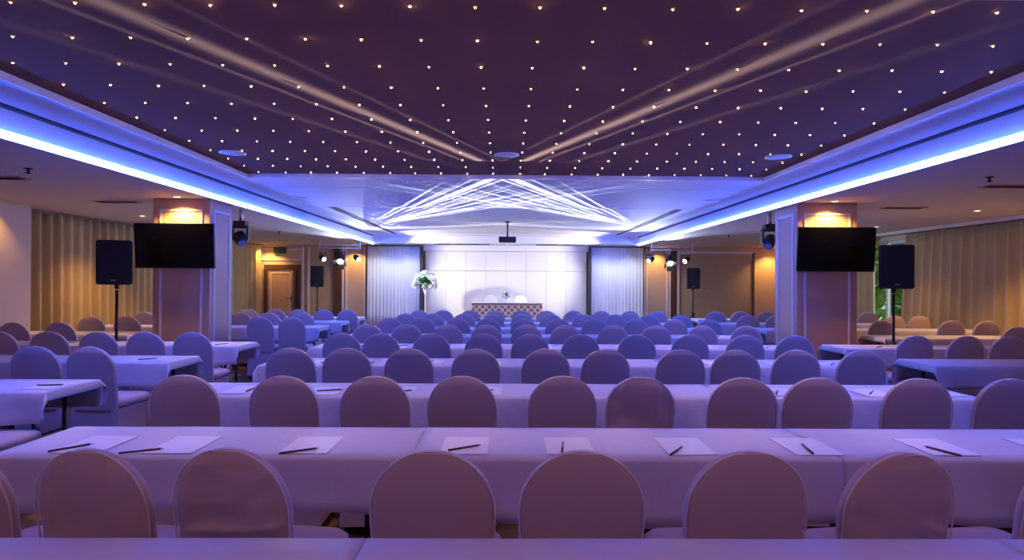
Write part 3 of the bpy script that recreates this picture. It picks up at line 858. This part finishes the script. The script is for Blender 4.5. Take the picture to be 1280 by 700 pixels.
for s, px, lab in ((-1, 397.5, 'small black loudspeaker on a pole beside the stage, door side'), (1, 867, 'small black loudspeaker on a pole beside the stage, bronze panel side')):
    stand(wx(px, 16.5), 16.5, 1.295, 'thin black tripod stand beside the stage, %s side' % ('door' if s < 0 else 'bronze panel'))
    speaker(wx(px, 16.5), 16.5, 1.35, .34, .55, s * -.2, lab)

def gobo(loc, target, slits, power, sig=.10, cut=(-.05, -.005)):
    """a profile spotlight throwing narrow upright blades of light; slits: (offset, half width, strength)"""
    o = spot('profile_beam', loc, target, power, GOBO_COL, 50, .3, .012)
    l = o.data; l.use_nodes = True
    nt = l.node_tree
    em = [n for n in nt.nodes if n.type == 'EMISSION'][0]
    tc = nt.nodes.new('ShaderNodeTexCoord'); sp = nt.nodes.new('ShaderNodeSeparateXYZ')
    nt.links.new(tc.outputs['Normal'], sp.inputs[0])
    def mth(op, a, b=None):
        n = nt.nodes.new('ShaderNodeMath'); n.operation = op
        for i, x in enumerate((a, b)):
            if x is None: continue
            if isinstance(x, (int, float)): n.inputs[i].default_value = x
            else: nt.links.new(x, n.inputs[i])
        return n.outputs[0]
    h = mth('MULTIPLY', mth('DIVIDE', sp.outputs[0], sp.outputs[2]), -1.0)
    v = mth('MULTIPLY', mth('DIVIDE', sp.outputs[1], sp.outputs[2]), -1.0)
    tot = None
    for off, wd, st in slits:
        q = mth('DIVIDE', mth('SUBTRACT', h, off), wd)
        g = mth('MULTIPLY', mth('EXPONENT', mth('MULTIPLY', mth('MULTIPLY', q, q), -1.0)), st)
        tot = g if tot is None else mth('ADD', tot, g)
    q = mth('DIVIDE', v, sig)
    prof = mth('EXPONENT', mth('MULTIPLY', mth('MULTIPLY', q, q), -1.0))
    up = nt.nodes.new('ShaderNodeMapRange'); up.inputs[1].default_value, up.inputs[2].default_value = cut
    nt.links.new(v, up.inputs[0])
    nt.links.new(mth('MULTIPLY', mth('MULTIPLY', tot, prof), up.outputs[0]), em.inputs['Strength'])
    return o

def par_can(x, y, z, aim, label, size=.075, doors=False):
    t = thing('spotlight', label, 'spotlight', (x, y, z), 0, 'stage spotlights')
    q = Vector(aim).normalized().to_track_quat('Z', 'Y').to_matrix().to_4x4()
    s = size
    bm = bmesh.new(); lathe(bm, [(s * .45, -s * 2.0), (s * .8, -s * 1.7), (s, -s * .9), (s, s * 1.1), (s * .86, s * 1.1), (s * .86, s * .8)], 20, q); obj('housing', bm, 'black', t)
    bm = bmesh.new(); lathe(bm, [(s * .85, s * .9), (s * .7, s * 1.02), (s * .2, s * 1.08)], 20, q); obj('lens', bm, 'lens', t)
    bm = bmesh.new()
    tube(bm, (-s * 1.25, 0, s * 1.8), (s * 1.25, 0, s * 1.8), .009, n=8)
    for k in (-1, 1): tube(bm, (k * s * 1.25, 0, s * 1.8), (k * s * 1.15, 0, -s * .1), .008, n=8)
    for k in (-1, 1): tube(bm, (k * s * 1.18, 0, 0), (k * s * .9, 0, 0), .012, n=8)
    obj('yoke', bm, 'steel', t)
    bm = bmesh.new(); tube(bm, (0, 0, s * 1.8), (0, 0, 2.390 - z), .010, n=8); obj('clamp', bm, 'chrome', t)
    if doors:
        for k in range(4):
            bm = bmesh.new()
            a = k * PI / 2
            m4 = q @ Matrix.Rotation(a, 4, 'Z') @ Matrix.Translation((s * 1.02, 0, s * 1.1)) @ Matrix.Rotation(.5, 4, 'Y')
            box(bm, -.004, .004, -s * .95, s * .95, 0, s * 1.25)
            bmesh.ops.transform(bm, matrix=m4, verts=bm.verts)
            obj('barn_door', bm, 'black', t)
YB = 17.2
for s in (-1, 1):
    side = 'door side' if s < 0 else 'bronze panel side'
    xa, xb = (wx(400, YB), wx(450, YB)) if s < 0 else (wx(815, YB), wx(866, YB))
    t = thing('lighting_bar', 'silver lighting bar under the ceiling, %s of the stage' % side, 'lighting bar', ((xa + xb) / 2, YB, 0), 0, 'lighting bars')
    hl = (xb - xa) / 2
    for z in (2.41, 2.49):
        bm = bmesh.new(); tube(bm, (-hl - .03, 0, z), (hl + .03, 0, z), .018, n=10); obj('rail', bm, 'white', t)
    for k in (-1, 1):
        bm = bmesh.new(); tube(bm, (k * hl, 0, 2.38), (k * hl, 0, Z_LOW), .022, n=10); obj('post', bm, 'white', t)
    xs_ = [wx(p, YB) for p in ((404, 426, 447) if s < 0 else (813, 838, 858))]
    nm = ['outer', 'middle', 'inner'] if s < 0 else ['inner', 'middle', 'outer']
    for k, x in enumerate(xs_):
        aim = ((-s) * .62, -.62, -.42) if nm[k] != 'middle' else (-s * .12, -.8, -.6)
        par_can(x, YB, 2.13 if nm[k] != 'middle' else 2.10, aim, '%s black spotlight on the lighting bar, %s' % (nm[k], side), .077 if nm[k] != 'middle' else .105, nm[k] == 'middle')
        # the fixtures' light: across the stage, and blades up along the ceiling
    xi = xs_[2] if s < 0 else xs_[0]
    xo = xs_[0] if s < 0 else xs_[2]
    spot('spill_beam', (xi - s * .05, YB - .14, 2.10), (-s * 1.0, 8.0, .5), W_SPILL, SPILL_COL, 130, .6, .06)
    spot('fill_wash', (xs_[1], YB - .2, 2.25), (-s * 1.5, 9.0, Z_TRAY), W_WASH, WASH_COL, 100, .8, .06)  # violet fill added to tint the ceiling, not a fixture's own light
    spot('flood_beam', (xi - s * .10, YB + .12, 2.20), (-s * 5.0, 19.7, 1.1), W_FLOOD, FLOOD_COL, 88, .5, .05)
    far_aim = (xi - s * .12 - s * .43 * 10, YB - .15 - 10, 2.28 + .6)
    gobo((xi - s * .12, YB - .15, 2.28), far_aim, [(s * a_, b_, c_) for a_, b_, c_ in ((-.022, .0018, .5), (0.0, .0045, 3.0), (.016, .0016, 1.2), (.05, .004, .35))], W_GOBO * 2.0, .036)
    gobo((xi - s * .12, YB - .15, 2.28), far_aim, [(s * a_, b_, c_) for a_, b_, c_ in ((-.055, .0016, .8), (-.03, .0014, 1.0), (.035, .0016, 1.0), (.065, .0022, 1.4), (.10, .0016, 1.0), (.15, .0022, 1.0))], W_GOBO * 1.7, .085, (.008, .022))
    gobo((xs_[1] - s * .12, YB - .2, 2.26), (xs_[1] - s * .12 - s * .74 * 10, YB - .2 - 10, 2.26 + .7), [(s * a_, b_, c_) for a_, b_, c_ in ((-.07, .0012, 1.4), (-.04, .0012, 1.2), (0.0, .002, 2.2), (.012, .0012, 1.2), (.035, .0012, 1.5))], W_GOBO * 2.0, .09, (0.0, .014))
    gobo((xi - s * .12, YB - .15, 2.24), (xi - s * .12 - s * 2.0 * 5, YB - .15 - 5, 2.24 + 1.0), [(-.08, .003, .6), (0.0, .006, 1.0), (.07, .003, .8)], W_GOBO * .5, .13, (0.0, .02))

# moving heads behind the columns
for s in (-1, 1):
    x, y = (-4.28, 10.1) if s < 0 else (4.28, 10.1)
    t = thing('moving_head_light', 'black moving head light hanging behind the %s column' % ('left' if s < 0 else 'right'), 'stage light', (x, y, Z_LOW - .14), 0, 'moving head lights')
    bm = bmesh.new(); box(bm, -.10, .10, -.08, .08, -.14, -.05, .01); obj('base', bm, 'black', t)
    bm = bmesh.new(); tube(bm, (0, 0, -.05), (0, 0, .14), .03, n=12); obj('clamp', bm, 'chrome', t)
    bm = bmesh.new()
    for k in (-1, 1): box(bm, k * .115 - .015, k * .115 + .015, -.04, .04, -.36, -.12, .008)
    box(bm, -.13, .13, -.05, .05, -.165, -.138, .006)
    obj('yoke', bm, 'black', t)
    q = Matrix.Translation((0, 0, -.33)) @ Vector((-s * .4, -.5, -.7)).to_track_quat('Z', 'Y').to_matrix().to_4x4()
    bm = bmesh.new(); lathe(bm, [(.05, -.12), (.085, -.09), (.095, 0), (.085, .09), (.07, .11)], 18, q); hd = obj('head', bm, 'black', t)
    bm = bmesh.new(); lathe(bm, [(.066, .108), (.05, .118), (.01, .122)], 18, q); obj('lens', bm, 'lens_blue', hd)

# projector
t = thing('projector', 'dark projector hanging on a short pole before the stage', 'projector', (wx(634, 14.5), 14.5, 0), 0)
bm = bmesh.new(); box(bm, -.20, .20, -.15, .15, 2.42, 2.55, .02); obj('body', bm, 'black', t)
bm = bmesh.new(); tube(bm, (.08, .13, 2.485), (.08, .19, 2.485), .04, n=16); obj('lens', bm, 'screen', t)
bm = bmesh.new(); tube(bm, (0, 0, 2.54), (0, 0, Z_TRAY + .036), .02, n=12); obj('pole', bm, 'steel', t)
bm = bmesh.new(); lathe(bm, [(.07, Z_TRAY + .0355), (.07, Z_TRAY + .02), (.03, Z_TRAY + .015)], 16); obj('ceiling_plate', bm, 'steel', t)

# exit sign, emergency lamp
xs0 = bx_(351)
t = thing('exit_sign', 'dark green sign box high on the wall above the door', 'sign', (xs0, Y_B, 2.46))
bm = bmesh.new(); box(bm, -.18, .18, -.09, -.002, -.10, .10, .006); obj('case', bm, 'black', t)
bm = bmesh.new(); box(bm, -.165, .165, -.094, -.089, -.085, .085); obj('face', bm, 'green', t)
t = thing('emergency_lamp', 'small white twin lamp on the wall beside the green sign', 'lamp', (bx_(368), Y_B, 2.52))
bm = bmesh.new(); box(bm, -.07, .07, -.06, -.001, -.03, .03, .006); obj('case', bm, 'white', t)
for k in (-1, 1):
    bm = bmesh.new(); lathe(bm, [(.03, 0), (.055, .05), (.05, .056)], 14, Matrix.Translation((k * .11, -.05, .0)) @ Matrix.Rotation(PI / 2 + .3, 4, 'X')); obj('lamp_head', bm, 'white', t)

# ================================================================== HEAD TABLE AND FLOWERS
HY = 17.8
t = thing('head_table', 'long head table on the stage with gold lattice skirt', 'table', (wx(634, HY), HY, .15))
bm = bmesh.new(); box(bm, -1.0, 1.0, 0, .6, .72, .745, .005); obj('tabletop', bm, 'wood_top', t)
for sx in (-1, 1):
    for yy in (.08, .52):
        bm = bmesh.new(); tube(bm, (sx * .85, yy, 0), (sx * .85, yy, .72), .015, n=8); obj('leg', bm, 'steel', t)
bm = bmesh.new()
ring = rrect(1.015, -.015, .615, .03, 0, 4)
rings = []
for z in (.746, .70, .4, .03): rings.append([(x, y - .012 * math.sin(x * 40) * (.75 - z), z) for x, y, _ in ring])
# finer front so the skirt pleats
def skirt_ring(z):
    pts = []
    n = 120
    for i in range(n): pts.append((-1.012 + 2.024 * i / n, -.016 - .014 * (1 - z / .75) * (1 + math.sin(i * .9)), z))
    for i in range(10): pts.append((1.012, -.016 + .632 * i / 10, z))
    for i in range(n): pts.append((1.012 - 2.024 * i / n, .616, z))
    for i in range(10): pts.append((-1.012, .616 - .632 * i / 10, z))
    return pts
loft(bm, [skirt_ring(z) for z in (.71, .5, .25, .02)], cap0=False, cap1=False)
obj('skirt', bm, 'sequin', t)
bm = bmesh.new(); box(bm, -1.02, 1.02, -.022, .622, .7455, .7515, .002)
tc_ = obj('tablecloth', bm, 'cloth', None, (wx(634, HY), HY, .15)); tag(tc_, 'white top cloth on the gold skirted head table', 'tablecloth')
for px, lab in ((613, 'white covered chair behind the head table, nearer the flower stand'), (651, 'white covered chair behind the head table, farther from the flower stand')):
    o = place_chair(wx(px, 18.75), 18.62, lab, 0, 'cover_white', 'white chairs behind the head table', rz=PI)
    o.location = (wx(px, 18.75), 18.79, .15)

def leaf(bm, p, d, L, w, bend=.3):
    d = Vector(d).normalized()
    side = d.cross(Vector((0, 0, 1)))
    side = side.normalized() if side.length > .01 else Vector((1, 0, 0))
    up = side.cross(d)
    rows = []
    for i in range(5):
        s = i / 4
        ww = w * math.sin(PI * min(.97, s * .9 + .08))
        c = Vector(p) + d * (L * s) - Vector((0, 0, 1)) * (bend * L * s * s)
        rows.append((bm.verts.new(c - side * ww), bm.verts.new(c + up * ww * -.3), bm.verts.new(c + side * ww)))
    for a, b in zip(rows, rows[1:]):
        for k in (0, 1):
            f = bm.faces.new((a[k], a[k + 1], b[k + 1], b[k])); f.smooth = True
def sphere_dirs(n, rng, zmin=-.5):
    out = []
    while len(out) < n:
        v = Vector((rng.gauss(0, 1), rng.gauss(0, 1), rng.gauss(0, 1))).normalized()
        if v.z > zmin: out.append(v)
    return out
def bouquet(name, label, loc, R, n_leaf, n_fl, stand_h, group=None):
    rng = random.Random(len(name) + int(R * 100))
    t = thing(name, label, 'flowers', loc)
    if stand_h > .3:
        bm = bmesh.new(); lathe(bm, [(.13, 0), (.13, .015), (.03, .03), (.018, .08), (.018, stand_h - .14), (.03, stand_h - .12), (.07, stand_h), (.06, stand_h)], 18); obj('stand', bm, 'white', t)
    else:
        bm = bmesh.new(); lathe(bm, [(.06, 0), (.08, .02), (.09, stand_h), (.08, stand_h)], 18); obj('vase', bm, 'white', t)
    c = Vector((0, 0, stand_h + R * .55))
    bm = bmesh.new()
    for v in sphere_dirs(n_leaf, rng, -.55): leaf(bm, c + v * R * .2, v + Vector((0, 0, .2)), R * rng.uniform(.55, .85), R * .11, .12)
    o = obj('foliage', bm, 'leaf', t)
    for k, v in enumerate(sphere_dirs(n_fl, rng, -.3)):
        bm = bmesh.new()
        p = c + v * R * rng.uniform(.85, 1.05)
        for j in range(7):
            a = 2 * PI * j / 7
            q = v.to_track_quat('Z', 'Y')
            leaf(bm, p, q @ Vector((math.cos(a), math.sin(a), .6)), R * .30, R * .11, .1)
        obj('flower', bm, 'petal', t)
bouquet('flower_stand', 'tall white flower arrangement with green leaves on a slim stand', (wx(532, 18.3), 18.3, .15), .33, 90, 46, 1.12)
bouquet('table_centrepiece', 'low green centrepiece with white blooms on the head table', (wx(633, HY + .3), HY + .3, .9015), .17, 44, 9, .10)

# ================================================================== OUTSIDE THE WINDOW
def tree(x, y, h, R, label, m):
    rng = random.Random(int(x * 10 + y))
    t = thing('tree', label, 'tree', (x, y, 0))
    bm = bmesh.new(); tube(bm, (0, 0, -.1), (.1, .05, h * .6), .14, .07); obj('trunk', bm, 'bark', t)
    bm = bmesh.new()
    for v in sphere_dirs(2600, rng, -.95):
        p = Vector((0, 0, h * .6)) + Vector((v.x * R, v.y * R, v.z * h * .55)) * rng.uniform(.5, 1)
        leaf(bm, p, (rng.uniform(-1, 1), rng.uniform(-1, 1), rng.uniform(-.4, .6)), .32, .11)
    obj('crown', bm, m, t)
tree(11.3, 17.6, 3.6, 2.0, 'green tree outside the bare window, nearer the pane', 'leaf_pale')
tree(14.2, 21.6, 4.6, 2.6, 'darker green tree farther out beyond the window', 'leaf')
bm = bmesh.new(); box(bm, X_R + .3, 40, 5, 45, -.25, -.02); o = struct('ground', bm, 'leaf')
